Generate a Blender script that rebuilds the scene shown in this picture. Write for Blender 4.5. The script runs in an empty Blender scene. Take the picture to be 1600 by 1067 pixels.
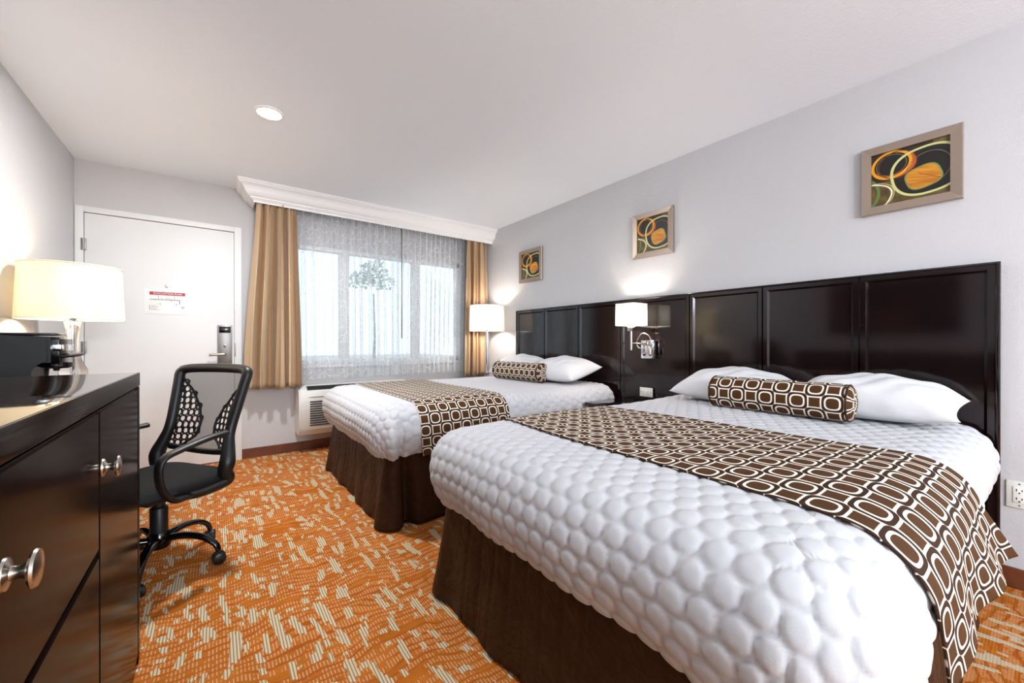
import bpy, bmesh, math, random
import numpy as np
from mathutils import Vector, Matrix
random.seed(7)
rng = np.random.default_rng(7)
PI = math.pi
SC = bpy.context.scene
COL = SC.collection

# ------------------------------------------------------------------ camera, world, light, exposure
XL, XR, YW, YB, ZC = -0.848, 2.766, 4.342, -3.20, 2.44
cd = bpy.data.cameras.new('camera')
cd.sensor_width = 36.0
cd.lens = 618.65 / 1600 * 36
cd.shift_y = 1.55 / 1600
cd.clip_start = 0.02
cam = bpy.data.objects.new('camera', cd)
COL.objects.link(cam)
cam.location = (0, 0, 1.063)
cam.rotation_euler = (PI / 2 - 0.0019, 0, -0.6424)
SC.camera = cam

w = bpy.data.worlds.new('sky')
SC.world = w
w.use_nodes = True
bg = w.node_tree.nodes['Background']
bg.inputs['Color'].default_value = (0.74, 0.89, 1.0, 1)
bg.inputs['Strength'].default_value = 1.3

def lamp(name, kind, loc, power, size=0.1, color=(1, 1, 1), rot=(0, 0, 0), **kw):
    l = bpy.data.lights.new(name, kind)
    l.energy = power
    l.color = color
    if kind == 'AREA':
        l.shape = 'DISK'
        l.size = size
    else:
        l.shadow_soft_size = size
    for k, v in kw.items():
        setattr(l, k, v)
    o = bpy.data.objects.new(name, l)
    COL.objects.link(o)
    o.location = loc
    o.rotation_euler = rot
    return o

# recessed ceiling lamp in view; two unseen fill lights added behind the camera
lamp('downlight_beam', 'AREA', (0.26, 2.78, 2.425), 36, 0.11, (0.97, 0.98, 1))
lamp('added_fill_left', 'POINT', (0.60, -2.45, 1.62), 150, 0.16, (0.87, 0.94, 1))
lamp('added_fill_right', 'POINT', (1.20, -2.70, 1.75), 70, 0.14, (0.87, 0.94, 1))

SC.view_settings.view_transform = 'Standard'
SC.view_settings.look = 'None'
SC.view_settings.gamma = 1
SC.view_settings.use_curve_mapping = False
SC.view_settings.exposure = 0.30

# ------------------------------------------------------------------ helpers
def s2l(c):
    return tuple(((x / 255) / 12.92 if x / 255 <= 0.04045 else ((x / 255 + 0.055) / 1.055) ** 2.4) for x in c)

class N:
    """tiny expression wrapper round Math nodes"""
    def __init__(s, nt, sock): s.nt, s.s = nt, sock
    def op(s, o, b=None, c=None):
        n = s.nt.nodes.new('ShaderNodeMath'); n.operation = o
        s.nt.links.new(s.s, n.inputs[0])
        for i, v in ((1, b), (2, c)):
            if v is None: continue
            if isinstance(v, N): s.nt.links.new(v.s, n.inputs[i])
            else: n.inputs[i].default_value = v
        return N(s.nt, n.outputs[0])
    def __add__(s, b): return s.op('ADD', b)
    def __sub__(s, b): return s.op('SUBTRACT', b)
    def __mul__(s, b): return s.op('MULTIPLY', b)
    def __truediv__(s, b): return s.op('DIVIDE', b)
    def floor(s): return s.op('FLOOR')
    def fract(s): return s.op('FRACT')
    def abs(s): return s.op('ABSOLUTE')
    def pow(s, b): return s.op('POWER', b)
    def gt(s, b): return s.op('GREATER_THAN', b)
    def lt(s, b): return s.op('LESS_THAN', b)
    def max(s, b): return s.op('MAXIMUM', b)
    def min(s, b): return s.op('MINIMUM', b)
    def sstep(s, a, b):
        n = s.nt.nodes.new('ShaderNodeMapRange'); n.interpolation_type = 'SMOOTHSTEP'
        s.nt.links.new(s.s, n.inputs[0]); n.inputs[1].default_value = a; n.inputs[2].default_value = b
        return N(s.nt, n.outputs[0])

class Mat:
    def __init__(s, name, color=(200, 200, 200), rough=0.6, metal=0.0, spec=0.5, coat=0.0, **kw):
        s.m = bpy.data.materials.new(name); s.m.use_nodes = True
        s.nt = s.m.node_tree
        s.b = s.nt.nodes['Principled BSDF']
        s.out = s.nt.nodes['Material Output']
        s.b.inputs['Base Color'].default_value = (*s2l(color), 1)
        s.b.inputs['Roughness'].default_value = rough
        s.b.inputs['Metallic'].default_value = metal
        s.b.inputs['Specular IOR Level'].default_value = spec
        s.b.inputs['Coat Weight'].default_value = coat
        s.b.inputs['Coat Roughness'].default_value = 0.05
        for k, v in kw.items(): s.b.inputs[k].default_value = v
    def node(s, t, **kw):
        n = s.nt.nodes.new(t)
        for k, v in kw.items(): setattr(n, k, v)
        return n
    def link(s, a, b): s.nt.links.new(a.s if isinstance(a, N) else a, b)
    def coord(s, which='Object', scale=(1, 1, 1)):
        t = s.node('ShaderNodeTexCoord'); mp = s.node('ShaderNodeMapping')
        mp.inputs['Scale'].default_value = scale
        s.link(t.outputs[which], mp.inputs['Vector'])
        return mp.outputs[0]
    def noise(s, scale, detail=3, vec=None, rough=0.5):
        n = s.node('ShaderNodeTexNoise'); n.inputs['Scale'].default_value = scale
        n.inputs['Detail'].default_value = detail; n.inputs['Roughness'].default_value = rough
        s.link(vec if vec is not None else s.coord(), n.inputs['Vector'])
        return N(s.nt, n.outputs['Fac'])
    def bump(s, h, strength=0.3, dist=0.002):
        b = s.node('ShaderNodeBump'); b.inputs['Strength'].default_value = strength
        b.inputs['Distance'].default_value = dist
        s.link(h, b.inputs['Height']); s.link(b.outputs[0], s.b.inputs['Normal'])
        return s
    def mix(s, fac, c1, c2):
        n = s.node('ShaderNodeMix', data_type='RGBA')
        if isinstance(fac, N) or not isinstance(fac, (int, float)): s.link(fac, n.inputs[0])
        else: n.inputs[0].default_value = fac
        for c, i in ((c1, 6), (c2, 7)):
            if isinstance(c, tuple): n.inputs[i].default_value = (*s2l(c), 1)
            else: s.link(c, n.inputs[i])
        return n.outputs[2]
    def base(s, sock): s.link(sock, s.b.inputs['Base Color']); return s
    def xyz(s, vec):
        n = s.node('ShaderNodeSeparateXYZ'); s.link(vec, n.inputs[0])
        return [N(s.nt, o) for o in n.outputs]
    def comb(s, x, y, z=None):
        n = s.node('ShaderNodeCombineXYZ'); s.link(x, n.inputs[0]); s.link(y, n.inputs[1])
        if z is not None: s.link(z, n.inputs[2])
        return n.outputs[0]
    def white(s, vec):
        n = s.node('ShaderNodeTexWhiteNoise', noise_dimensions='2D'); s.link(vec, n.inputs['Vector'])
        return N(s.nt, n.outputs['Value'])

def finish(o, label=None, cat=None, group=None, kind=None):
    for k, v in (('label', label), ('category', cat), ('group', group), ('kind', kind)):
        if v: o[k] = v
    return o

def thing(name, label, cat, loc=(0, 0, 0), rz=0, group=None, rot=None):
    o = bpy.data.objects.new(name, None); COL.objects.link(o)
    o.empty_display_size = 0.05
    o.location = loc; o.rotation_euler = rot or (0, 0, rz)
    return finish(o, label, cat, group)

def link_mesh(name, me, mat, parent=None, smooth=False):
    o = bpy.data.objects.new(name, me); COL.objects.link(o)
    if mat is not None: me.materials.append(mat.m if isinstance(mat, Mat) else mat)
    if smooth:
        me.polygons.foreach_set('use_smooth', [True] * len(me.polygons))
    if parent: o.parent = parent
    return o

def obj(name, bm, mat, parent=None, smooth=False, auto=None):
    me = bpy.data.meshes.new(name)
    bmesh.ops.recalc_face_normals(bm, faces=bm.faces)
    bm.to_mesh(me); bm.free()
    if auto is not None:
        me.polygons.foreach_set('use_smooth', [True] * len(me.polygons))
        o = link_mesh(name, me, mat, parent)
        me.set_sharp_from_angle(angle=math.radians(auto))
        return o
    return link_mesh(name, me, mat, parent, smooth)

def raw(name, verts, faces, mat, parent=None, smooth=True, uv=None):
    me = bpy.data.meshes.new(name)
    me.from_pydata([tuple(v) for v in verts], [], [tuple(f) for f in faces])
    if uv is not None:
        l = me.uv_layers.new(name='UVMap')
        idx = np.zeros(len(me.loops), dtype=np.int32); me.loops.foreach_get('vertex_index', idx)
        l.data.foreach_set('uv', np.asarray(uv, dtype=np.float32)[idx].ravel())
    me.update()
    return link_mesh(name, me, mat, parent, smooth)

def BM(): return bmesh.new()

def box(bm, x0, x1, y0, y1, z0, z1, bevel=0.0, seg=2):
    r = bmesh.ops.create_cube(bm, size=1)
    vs = r['verts']
    for v in vs:
        v.co = Vector((x0 + (v.co.x + .5) * (x1 - x0), y0 + (v.co.y + .5) * (y1 - y0), z0 + (v.co.z + .5) * (z1 - z0)))
    if bevel > 0:
        es = list({e for v in vs for e in v.link_edges})
        bmesh.ops.bevel(bm, geom=es, offset=bevel, segments=seg, affect='EDGES', profile=0.5)
    return bm

def bx(name, dims, mat, parent=None, bevel=0.0, seg=2):
    bm = box(BM(), *dims, bevel=bevel, seg=seg)
    return obj(name, bm, mat, parent, auto=35 if bevel else None)

def lathe(bm, prof, seg=32, M=None, cap=True):
    """prof: (r, z) list"""
    rings = []
    for r, z in prof:
        rings.append([bm.verts.new((r * math.cos(2 * PI * i / seg), r * math.sin(2 * PI * i / seg), z)) for i in range(seg)])
    for a, b in zip(rings, rings[1:]):
        for i in range(seg):
            j = (i + 1) % seg
            bm.faces.new((a[i], a[j], b[j], b[i]))
    if cap:
        if prof[0][0] > 1e-5: bm.faces.new(rings[0][::-1])
        if prof[-1][0] > 1e-5: bm.faces.new(rings[-1])
    if M is not None:
        for ring in rings:
            for v in ring: v.co = M @ v.co
    return bm

def catmull(pts, n=8, closed=False):
    P = [Vector(p) for p in pts]; out = []
    m = len(P)
    rngi = range(m) if closed else range(m - 1)
    for i in rngi:
        if closed: p0, p1, p2, p3 = P[(i - 1) % m], P[i], P[(i + 1) % m], P[(i + 2) % m]
        else: p0, p1, p2, p3 = P[max(i - 1, 0)], P[i], P[i + 1], P[min(i + 2, m - 1)]
        for k in range(n):
            t = k / n
            out.append(0.5 * ((2 * p1) + (p2 - p0) * t + (2 * p0 - 5 * p1 + 4 * p2 - p3) * t * t + (-p0 + 3 * p1 - 3 * p2 + p3) * t ** 3))
    if not closed: out.append(P[-1])
    return out

def tube(bm, pts, r, seg=10, closed=False, rads=None, flat=None, up=None):
    """sweep round (or flattened: flat=(a,b) radii) section along pts"""
    n = len(pts); P = [Vector(p) for p in pts]
    T = []
    for i in range(n):
        a = P[(i - 1) % n] if closed or i > 0 else P[i]
        b = P[(i + 1) % n] if closed or i < n - 1 else P[i]
        T.append((b - a).normalized())
    nrm = Vector(up) if up else (Vector((0, 0, 1)) if abs(T[0].z) < .9 else Vector((1, 0, 0)))
    nrm = (nrm - T[0] * nrm.dot(T[0])).normalized()
    rings = []
    for i in range(n):
        nrm = nrm - T[i] * nrm.dot(T[i])
        if up:
            u = Vector(up); q = u - T[i] * u.dot(T[i])
            if q.length > .05: nrm = q
        nrm.normalize()
        bn = T[i].cross(nrm)
        rr = rads[i] if rads else r
        a, b = (flat[0] * rr / r, flat[1] * rr / r) if flat else (rr, rr)
        rings.append([bm.verts.new(P[i] + nrm * (a * math.cos(2 * PI * k / seg)) + bn * (b * math.sin(2 * PI * k / seg))) for k in range(seg)])
    for i in range(n if closed else n - 1):
        A, B = rings[i], rings[(i + 1) % n]
        for k in range(seg):
            j = (k + 1) % seg
            bm.faces.new((A[k], A[j], B[j], B[k]))
    if not closed:
        bm.faces.new(rings[0][::-1]); bm.faces.new(rings[-1])
    return bm

def prism(bm, poly, axis, a, b):
    """extrude 2D poly along axis ('x','y','z') from a to b"""
    def p3(p, t):
        return {'x': (t, p[0], p[1]), 'y': (p[0], t, p[1]), 'z': (p[0], p[1], t)}[axis]
    A = [bm.verts.new(p3(p, a)) for p in poly]; B = [bm.verts.new(p3(p, b)) for p in poly]
    n = len(poly)
    for i in range(n):
        bm.faces.new((A[i], A[(i + 1) % n], B[(i + 1) % n], B[i]))
    bm.faces.new(A[::-1]); bm.faces.new(B)
    return bm

def grid_faces(nu, nv, off=0, wrap=False):
    i, j = np.meshgrid(np.arange(nu - 1), np.arange(nv if wrap else nv - 1), indexing='ij')
    a = off + i * nv + j; b = off + (i + 1) * nv + j
    c = off + (i + 1) * nv + (j + 1) % nv; d = off + i * nv + (j + 1) % nv
    return np.stack([a, b, c, d], -1).reshape(-1, 4).tolist()

def copy_thing(root, loc, rz=None, rot=None, label=None):
    r = root.copy(); COL.objects.link(r); r.location = loc
    if rz is not None: r.rotation_euler = (0, 0, rz)
    if label: r['label'] = label
    for ch in list(root.children):
        c = ch.copy(); COL.objects.link(c); c.parent = r
        for g in list(ch.children):
            d = g.copy(); COL.objects.link(d); d.parent = c
    return r

# ------------------------------------------------------------------ materials
def wallmat(name, col, scale=140, st=0.35):
    m = Mat(name, col, 0.55, spec=0.35)
    v = m.coord()
    h = m.noise(scale, 2, v) + m.noise(scale * 0.35, 2, v) * 0.8
    return m.bump(h, st, 0.004)
m_wall = wallmat('grey wall paint', (200, 200, 202))
m_wallf = wallmat('grey window wall paint', (192, 190, 190))
m_ceil = wallmat('white ceiling paint', (240, 246, 253), 110, 0.3)
m_white = Mat('white gloss paint', (224, 224, 223), 0.5)
m_white.bump(m_white.noise(60, 2), 0.08, 0.002)
m_plaster = Mat('white moulded plaster', (244, 244, 244), 0.4)
m_plaster.bump(m_plaster.noise(40, 2), 0.05, 0.002)
m_chrome = Mat('chrome', (225, 225, 228), 0.08, 1.0)
m_nickel = Mat('brushed nickel', (190, 184, 174), 0.25, 1.0)
m_steel = Mat('dark brushed steel', (150, 148, 146), 0.42, 0.8)
m_steel.bump(m_steel.noise(300, 1, m_steel.coord('Object', (1, 1, 0.05))), 0.1, 0.001)
m_black = Mat('black plastic', (14, 14, 15), 0.45)
m_black.bump(m_black.noise(500, 1), 0.12, 0.0006)
m_blackgl = Mat('glossy black plastic', (10, 10, 11), 0.12)
m_rubber = Mat('black rubber', (20, 20, 20), 0.6)
m_plastic = Mat('white plastic', (238, 238, 234), 0.3)
m_ivory = Mat('pale ivory plastic', (226, 226, 220), 0.35)
m_dark = Mat('dark slot', (25, 25, 25), 0.6)
m_brass = Mat('bulb holder metal', (170, 160, 140), 0.3, 1.0)

def woodmat(name, c1, c2, rough, axis=(3, 3, 40), coat=0.5):
    m = Mat(name, c1, rough, coat=coat)
    v = m.coord('Object', axis)
    n = m.noise(2.2, 5, v, 0.6)
    m.base(m.mix(n.sstep(0.3, 0.7), c1, c2))
    m.bump(n, 0.04, 0.001)
    return m
m_head = woodmat('espresso lacquered wood', (18, 11, 12), (28, 15, 15), 0.09, (8, 3, 3), 0.0)
m_dress = woodmat('dark espresso furniture wood', (20, 13, 11), (32, 21, 17), 0.15, (4, 3, 30), 0.0)
m_dress.b.inputs['IOR'].default_value = 1.11
m_dress.b.inputs['Specular IOR Level'].default_value = 0.3
m_base = woodmat('reddish brown stained baseboard', (84, 42, 24), (110, 56, 30), 0.4, (3, 3, 3))

m_granite = Mat('dark speckled granite', (40, 34, 30), 0.05, spec=0.5)
_v = m_granite.coord('Object')
_vo = m_granite.node('ShaderNodeTexVoronoi'); _vo.inputs['Scale'].default_value = 160
m_granite.link(_v, _vo.inputs['Vector'])
_g = m_granite.xyz(_vo.outputs['Color'])[0]
m_granite.base(m_granite.mix(_g.gt(0.72), (22, 18, 16), (96, 70, 46)))

# carpet : orange loop pile with ribbed beige strokes running along the room and ticked cross bands
def carpet():
    m = Mat('patterned orange carpet', (190, 100, 20), 0.95, spec=0.1)
    vec = m.coord('Object')
    X, Y, _ = m.xyz(vec)
    nz = m.node('ShaderNodeTexNoise'); nz.inputs['Scale'].default_value = 3.2; nz.inputs['Detail'].default_value = 1
    m.link(vec, nz.inputs['Vector'])
    wob = m.xyz(nz.outputs['Color'])
    x = X + (wob[0] - 0.5) * 0.12
    y = Y + (wob[1] - 0.5) * 0.16
    # ---- beige strokes, two overlaid lattices
    jit = (m.white(m.comb((X * 105).floor(), (X * 105).floor() * 0 + 2.0)) - 0.5) * 0.16
    def strokes(cw, ln, seed, thr, wid):
        u = x * (1 / cw) + seed
        i = u.floor(); fu = u.fract()
        ro = m.white(m.comb(i, i * 0 + seed))
        v = y * (1 / ln) + ro * 7.3
        j = v.floor(); fv = v.fract()
        h1 = m.white(m.comb(i + 11.5, j + seed)); h2 = m.white(m.comb(i + 5.2 + seed, j + 31.7)); h3 = m.white(m.comb(i + 77.1, j + 2.9 + seed))
        slant = (h2 - 0.5) * 0.7
        c = fu - 0.5 + (fv - 0.5) * slant
        inw = c.abs().lt(h3 * 0.16 + wid)
        inl = (fv - 0.5 + jit).abs().lt(h2 * 0.25 + 0.10)
        return inw * inl * h1.gt(thr)
    st = strokes(0.078, 0.270, 3.0, 0.36, 0.09).max(strokes(0.056, 0.150, 8.0, 0.50, 0.10)).max(strokes(0.047, 0.065, 17.0, 0.62, 0.14))
    rib = (X * 105).fract()
    ribm = (rib - 0.5).abs().lt(0.30)
    # ---- cross bands
    b = y * 30 + m.noise(4.0, 3, m.coord('Object', (1.6, 2.0, 1))) * 2.6
    bj = b.floor(); bf = b.fract()
    seg = (x * 5.5 + m.white(m.comb(bj, bj * 0 + 4.0)) * 9).floor()
    bh = m.white(m.comb(seg, bj))
    tickband = (bf - 0.5).abs().lt(0.33) * bh.gt(0.12)
    tick = tickband * (X * 95).fract().lt(0.31) * m.noise(46, 1, m.coord('Object', (1, .7, 1))).gt(0.42)
    darkband = (bf - 0.5).abs().gt(0.36) * m.white(m.comb(seg + 3.3, bj)).gt(0.3)
    blot = m.noise(7, 3, vec)
    col = m.mix(blot.sstep(0.35, 0.65), (174, 98, 26), (190, 110, 36))
    col = m.mix(tickband * 0.35, col, (190, 108, 52))
    col = m.mix(darkband * 0.8, col, (164, 82, 26))
    col = m.mix(tick * 0.60, col, (224, 188, 146))
    sc = m.mix(ribm, (152, 130, 98), (214, 200, 168))
    col = m.mix(st * 0.95, col, sc)
    fine = m.noise(420, 2, vec)
    col = m.mix(fine.sstep(0.5, 0.8) * 0.25, col, (110, 60, 20))
    m.base(col)
    loops = (Y * 130).fract() - 0.5
    m.bump(fine + ribm * 0.5 + loops.abs() * 0.5, 0.6, 0.004)
    return m
m_carpet = carpet()

# runner / bolster fabric : O and concave-square lattice, uses UVs in metres
def lattice():
    m = Mat('brown and cream lattice fabric', (60, 36, 18), 0.75, spec=0.2)
    t = m.node('ShaderNodeUVMap')
    X, Y, _ = m.xyz(t.outputs[0])
    c = 0.066
    u, v = X * (1 / c), Y * (1 / c)
    i, j = (u + 0.5).floor(), (v + 0.5).floor()
    fx, fy = (u + 0.5).fract() - 0.5, (v + 0.5).fract() - 0.5
    par = ((i + j) * 0.5).fract().abs().gt(0.25)       # 1 -> concave cell
    ax, ay = fx.abs(), fy.abs()
    mx, mn = ax.max(ay), ax.min(ay)
    far = mx * -1 + 1
    inO = par * -1 + 1
    pe = lambda p_, q_, e: (p_.pow(e) + q_.pow(e)).pow(1 / e)
    f1 = pe(ax, ay, 2.9) * inO + par
    f2 = pe(ax, ay, 3.9) * inO + pe(far, mn, 3.9) * par
    inv = lambda q_: q_ * -1 + 1
    ring = f1.sstep(0.345, 0.365) * inv(f1.sstep(0.445, 0.465))
    ring2 = f2.sstep(0.585, 0.602) * inv(f2.sstep(0.672, 0.690))
    line = f1.sstep(0.445, 0.465) * inv(f2.sstep(0.585, 0.602))
    core = m.mix(m.noise(30, 3, m.coord('UV')), (68, 41, 16), (82, 51, 22))
    col = m.mix(line, core, (52, 30, 16))
    col = m.mix(ring.max(ring2), col, (240, 230, 214))
    m.base(col)
    m.bump(m.noise(900, 1, m.coord('UV')) + ring.max(ring2) * 0.8, 0.25, 0.002)
    return m
m_latt = lattice()

m_quilt = Mat('white quilted cotton', (197, 197, 200), 0.85, spec=0.2)
m_quilt.bump(m_quilt.noise(220, 3), 0.15, 0.002)
m_pillow = Mat('white cotton pillowcase', (218, 218, 220), 0.85, spec=0.2)
m_pillow.bump(m_pillow.noise(9, 3, m_pillow.coord('Object', (1, 3, 1))), 0.35, 0.02)
m_skirt = Mat('dark brown satin', (56, 33, 18), 0.5, spec=0.15)
m_skirt.bump(m_skirt.noise(13, 4, m_skirt.coord('Object', (1, 1, 1.3))), 0.5, 0.03)

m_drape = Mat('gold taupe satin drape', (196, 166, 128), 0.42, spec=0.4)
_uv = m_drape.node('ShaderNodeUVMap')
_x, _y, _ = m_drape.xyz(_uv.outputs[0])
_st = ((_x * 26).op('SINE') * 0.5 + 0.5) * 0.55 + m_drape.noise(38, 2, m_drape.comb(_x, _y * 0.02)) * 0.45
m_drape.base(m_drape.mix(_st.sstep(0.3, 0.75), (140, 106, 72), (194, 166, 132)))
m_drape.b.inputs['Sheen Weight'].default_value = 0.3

def sheer():
    m = Mat('white patterned sheer voile', (244, 246, 248), 0.8, spec=0.1)
    uv = m.node('ShaderNodeUVMap')
    X, Y, _ = m.xyz(uv.outputs[0])
    vo = m.node('ShaderNodeTexVoronoi', feature='DISTANCE_TO_EDGE'); vo.inputs['Scale'].default_value = 1
    wv = m.noise(9, 1, uv.outputs[0])
    m.link(m.comb(X * 9.5 + wv * 1.0, Y * 11 + wv * 0.9), vo.inputs['Vector'])
    edge = N(m.nt, vo.outputs['Distance']).lt(0.028)
    tr = m.node('ShaderNodeBsdfTransparent')
    tl = m.node('ShaderNodeBsdfTranslucent'); tl.inputs['Color'].default_value = (0.90, 0.93, 0.97, 1)
    mx0 = m.node('ShaderNodeMixShader'); mx0.inputs[0].default_value = 0.55
    m.link(m.b.outputs[0], mx0.inputs[1]); m.link(tl.outputs[0], mx0.inputs[2])
    mx = m.node('ShaderNodeMixShader')
    lw = m.node('ShaderNodeLayerWeight'); lw.inputs['Blend'].default_value = 0.5
    fac = (edge * 0.18 + 0.25 + N(m.nt, lw.outputs['Facing']) * 0.75).min(0.97)
    m.link(fac, mx.inputs[0]); m.link(tr.outputs[0], mx.inputs[1]); m.link(mx0.outputs[0], mx.inputs[2])
    m.link(mx.outputs[0], m.out.inputs['Surface'])
    return m
m_sheer = sheer()

m_glass = Mat('window glass', (255, 255, 255), 0.02)
_t = m_glass.node('ShaderNodeBsdfTransparent'); _g2 = m_glass.node('ShaderNodeBsdfGlossy'); _g2.inputs['Roughness'].default_value = 0.02
_f = m_glass.node('ShaderNodeFresnel'); _f.inputs[0].default_value = 1.35
_ms = m_glass.node('ShaderNodeMixShader')
m_glass.link(_f.outputs[0], _ms.inputs[0]); m_glass.link(_t.outputs[0], _ms.inputs[1]); m_glass.link(_g2.outputs[0], _ms.inputs[2])
m_glass.link(_ms.outputs[0], m_glass.out.inputs['Surface'])

m_crystal = Mat('clear crystal glass', (255, 255, 255), 0.02)
m_crystal.b.inputs['Transmission Weight'].default_value = 1.0
m_crystal.b.inputs['IOR'].default_value = 1.5

def shade_mat(name, col, trans, tint):
    m = Mat(name, col, 0.8, spec=0.2)
    tl = m.node('ShaderNodeBsdfTranslucent'); tl.inputs['Color'].default_value = (*s2l(tint), 1)
    mx = m.node('ShaderNodeMixShader'); mx.inputs[0].default_value = trans
    m.link(m.b.outputs[0], mx.inputs[1]); m.link(tl.outputs[0], mx.inputs[2])
    m.link(mx.outputs[0], m.out.inputs['Surface'])
    m.bump(m.noise(900, 1, m.coord('Object', (1, 1, 0.3))), 0.15, 0.001)
    return m
m_shade = shade_mat('ivory linen lampshade', (244, 234, 206), 0.085, (250, 236, 196))
m_shadew = shade_mat('white linen lampshade', (246, 243, 238), 0.07, (250, 244, 232))

def glow(name, col, st):
    m = Mat(name, col, 0.5)
    m.b.inputs['Emission Color'].default_value = (*s2l(col), 1)
    m.b.inputs['Emission Strength'].default_value = st
    return m
m_lens = glow('lit downlight lens', (255, 250, 240), 25)

m_frame = Mat('champagne brushed picture frame', (172, 156, 142), 0.35, 0.7)
m_frame.bump(m_frame.noise(400, 1, m_frame.coord('Object', (1, 0.1, 1))), 0.15, 0.001)

m_meshfab = Mat('grey chair mesh', (30, 30, 32), 0.8)
_tr = m_meshfab.node('ShaderNodeBsdfTransparent'); _mm = m_meshfab.node('ShaderNodeMixShader'); _mm.inputs[0].default_value = 0.62
m_meshfab.link(_tr.outputs[0], _mm.inputs[1]); m_meshfab.link(m_meshfab.b.outputs[0], _mm.inputs[2])
m_meshfab.link(_mm.outputs[0], m_meshfab.out.inputs['Surface'])
m_seat = Mat('black woven seat fabric', (26, 26, 27), 0.9, spec=0.2)
m_seat.bump(m_seat.noise(700, 2), 0.5, 0.002)
m_concrete = Mat('pale concrete paving', (190, 188, 182), 0.9)
m_concrete.bump(m_concrete.noise(12, 4), 0.2, 0.01)
m_leaf = Mat('green foliage', (150, 166, 152), 0.7)
m_bark = Mat('brown bark', (150, 140, 128), 0.9)
m_paper = Mat('white laminated paper', (232, 232, 230), 0.12, coat=0.6)
m_red = Mat('red print', (170, 36, 30), 0.3)
m_ink = Mat('dark print', (50, 50, 52), 0.4)
m_grille = Mat('grey plastic grille', (120, 120, 116), 0.5)
m_acpl = Mat('off white enamelled plastic', (222, 221, 215), 0.35)
m_screen = Mat('black television screen', (6, 6, 8), 0.08)

# ------------------------------------------------------------------ room shell
def struct(name, bm, mat, **k): return finish(obj(name, bm, mat, **k), kind='structure')
T = 0.12
struct('floor', box(BM(), XL - T, XR + T, YB - T, YW + T, -0.1, 0), m_carpet)
struct('ceiling', box(BM(), XL - T, XR + T, YB - T, YW + T, ZC, ZC + .1), m_ceil)
struct('wall_left', box(BM(), XL - T, XL, YB - T, YW + T, 0, ZC), m_wall)
struct('wall_right', box(BM(), XR, XR + T, YB - T, YW + T, 0, ZC), m_wall)
struct('wall_back', box(BM(), XL, XR, YB - T, YB, 0, ZC), m_wall)
# window wall with openings for the door and the window
WX0, WX1, WZ0, WZ1 = 0.60, 2.44, 0.83, 2.03
DX0, DX1, DZ = -0.798, 0.134, 2.045
bm = BM()
for d in ((XL, DX0, 0, ZC), (DX0, DX1, DZ, ZC), (DX1, WX0, 0, ZC), (WX0, WX1, 0, WZ0), (WX0, WX1, WZ1, ZC), (WX1, XR, 0, ZC)):
    box(bm, d[0], d[1], YW, YW + T, d[2], d[3])
bmesh.ops.remove_doubles(bm, verts=bm.verts, dist=1e-5)
struct('wall_front', bm, m_wallf)

# baseboards
bh = 0.088
struct('baseboard_front', box(BM(), 0.19, XR - .002, YW - 0.012, YW - .0005, 0, bh, 0.003), m_base)
struct('baseboard_right', box(BM(), XR - 0.012, XR - .0005, YB + .002, YW - .014, 0, bh, 0.003), m_base)
struct('baseboard_left', box(BM(), XL + .0005, XL + 0.012, YB + .002, YW - .002, 0, bh, 0.003), m_base)
struct('baseboard_back', box(BM(), XL + .014, XR - .014, YB + .0005, YB + 0.012, 0, bh, 0.003), m_base)

# window: aluminium frame, sash rails, panes
win = finish(bx('window_1', (WX0, WX1, YW + 0.02, YW + 0.035, WZ0, WZ0 + .05), m_white), kind='structure')
def wpart(name, d, mat=m_white, p=win): return bx(name, d, mat, p, 0.003 if mat is m_white else 0)
wpart('head_rail', (WX0, WX1, YW + .02, YW + .09, WZ1 - .05, WZ1))
wpart('sill', (WX0 - .02, WX1 + .02, YW - .02, YW + .09, WZ0 - .025, WZ0))
wpart('jamb', (WX0, WX0 + .05, YW + .02, YW + .09, WZ0, WZ1)); wpart('jamb', (WX1 - .05, WX1, YW + .02, YW + .09, WZ0, WZ1))
wpart('mullion', (1.03, 1.13, YW + .03, YW + .085, WZ0 + .05, WZ1 - .05))
wpart('mullion', (1.82, 1.92, YW + .03, YW + .085, WZ0 + .05, WZ1 - .05))
for a, b in ((WX0 + .05, 1.03), (1.13, 1.82), (1.92, WX1 - .05)):
    wpart('pane', (a, b, YW + .055, YW + .059, WZ0 + .05, WZ1 - .05), m_glass)

# door with frame, hinges, electronic lock
door = finish(bx('door_1', (DX0 + .003, DX1 - .003, YW - .005, YW + .035, 0.008, DZ - .004), m_white, None, 0.002), kind='structure')
FX0, FX1, FZ = -0.845, 0.188, 2.09
bx('door_jamb', (FX0, DX0, YW - .016, YW + .02, 0, FZ), m_white, door, .003)
bx('door_jamb', (DX1, FX1, YW - .016, YW + .02, 0, FZ), m_white, door, .003)
bx('door_head', (DX0, DX1, YW - .016, YW + .02, DZ, FZ), m_white, door, .003)
for hz in (1.80, 1.02, 0.22):
    bm = BM()
    box(bm, DX0 - .014, DX0 + .014, YW - .020, YW - .006, hz - .045, hz + .045, .002)
    for k in range(5):
        lathe(bm, [(.008, hz - .045 + k * .018 + .001), (.008, hz - .045 + (k + 1) * .018 - .001)], 12, Matrix.Translation((DX0, YW - .022, 0)))
    obj('hinge', bm, m_steel, door, auto=35)
lk = bx('lock_plate', (0.012, 0.118, YW - .022, YW - .004, 0.858, 1.212), m_steel, door, .004)
bx('lock_face', (0.022, 0.108, YW - .032, YW - .020, 0.885, 1.20), m_steel, lk, .003)
bx('card_reader', (0.024, 0.106, YW - .035, YW - .030, 1.142, 1.196), m_blackgl, lk, .001)
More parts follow.
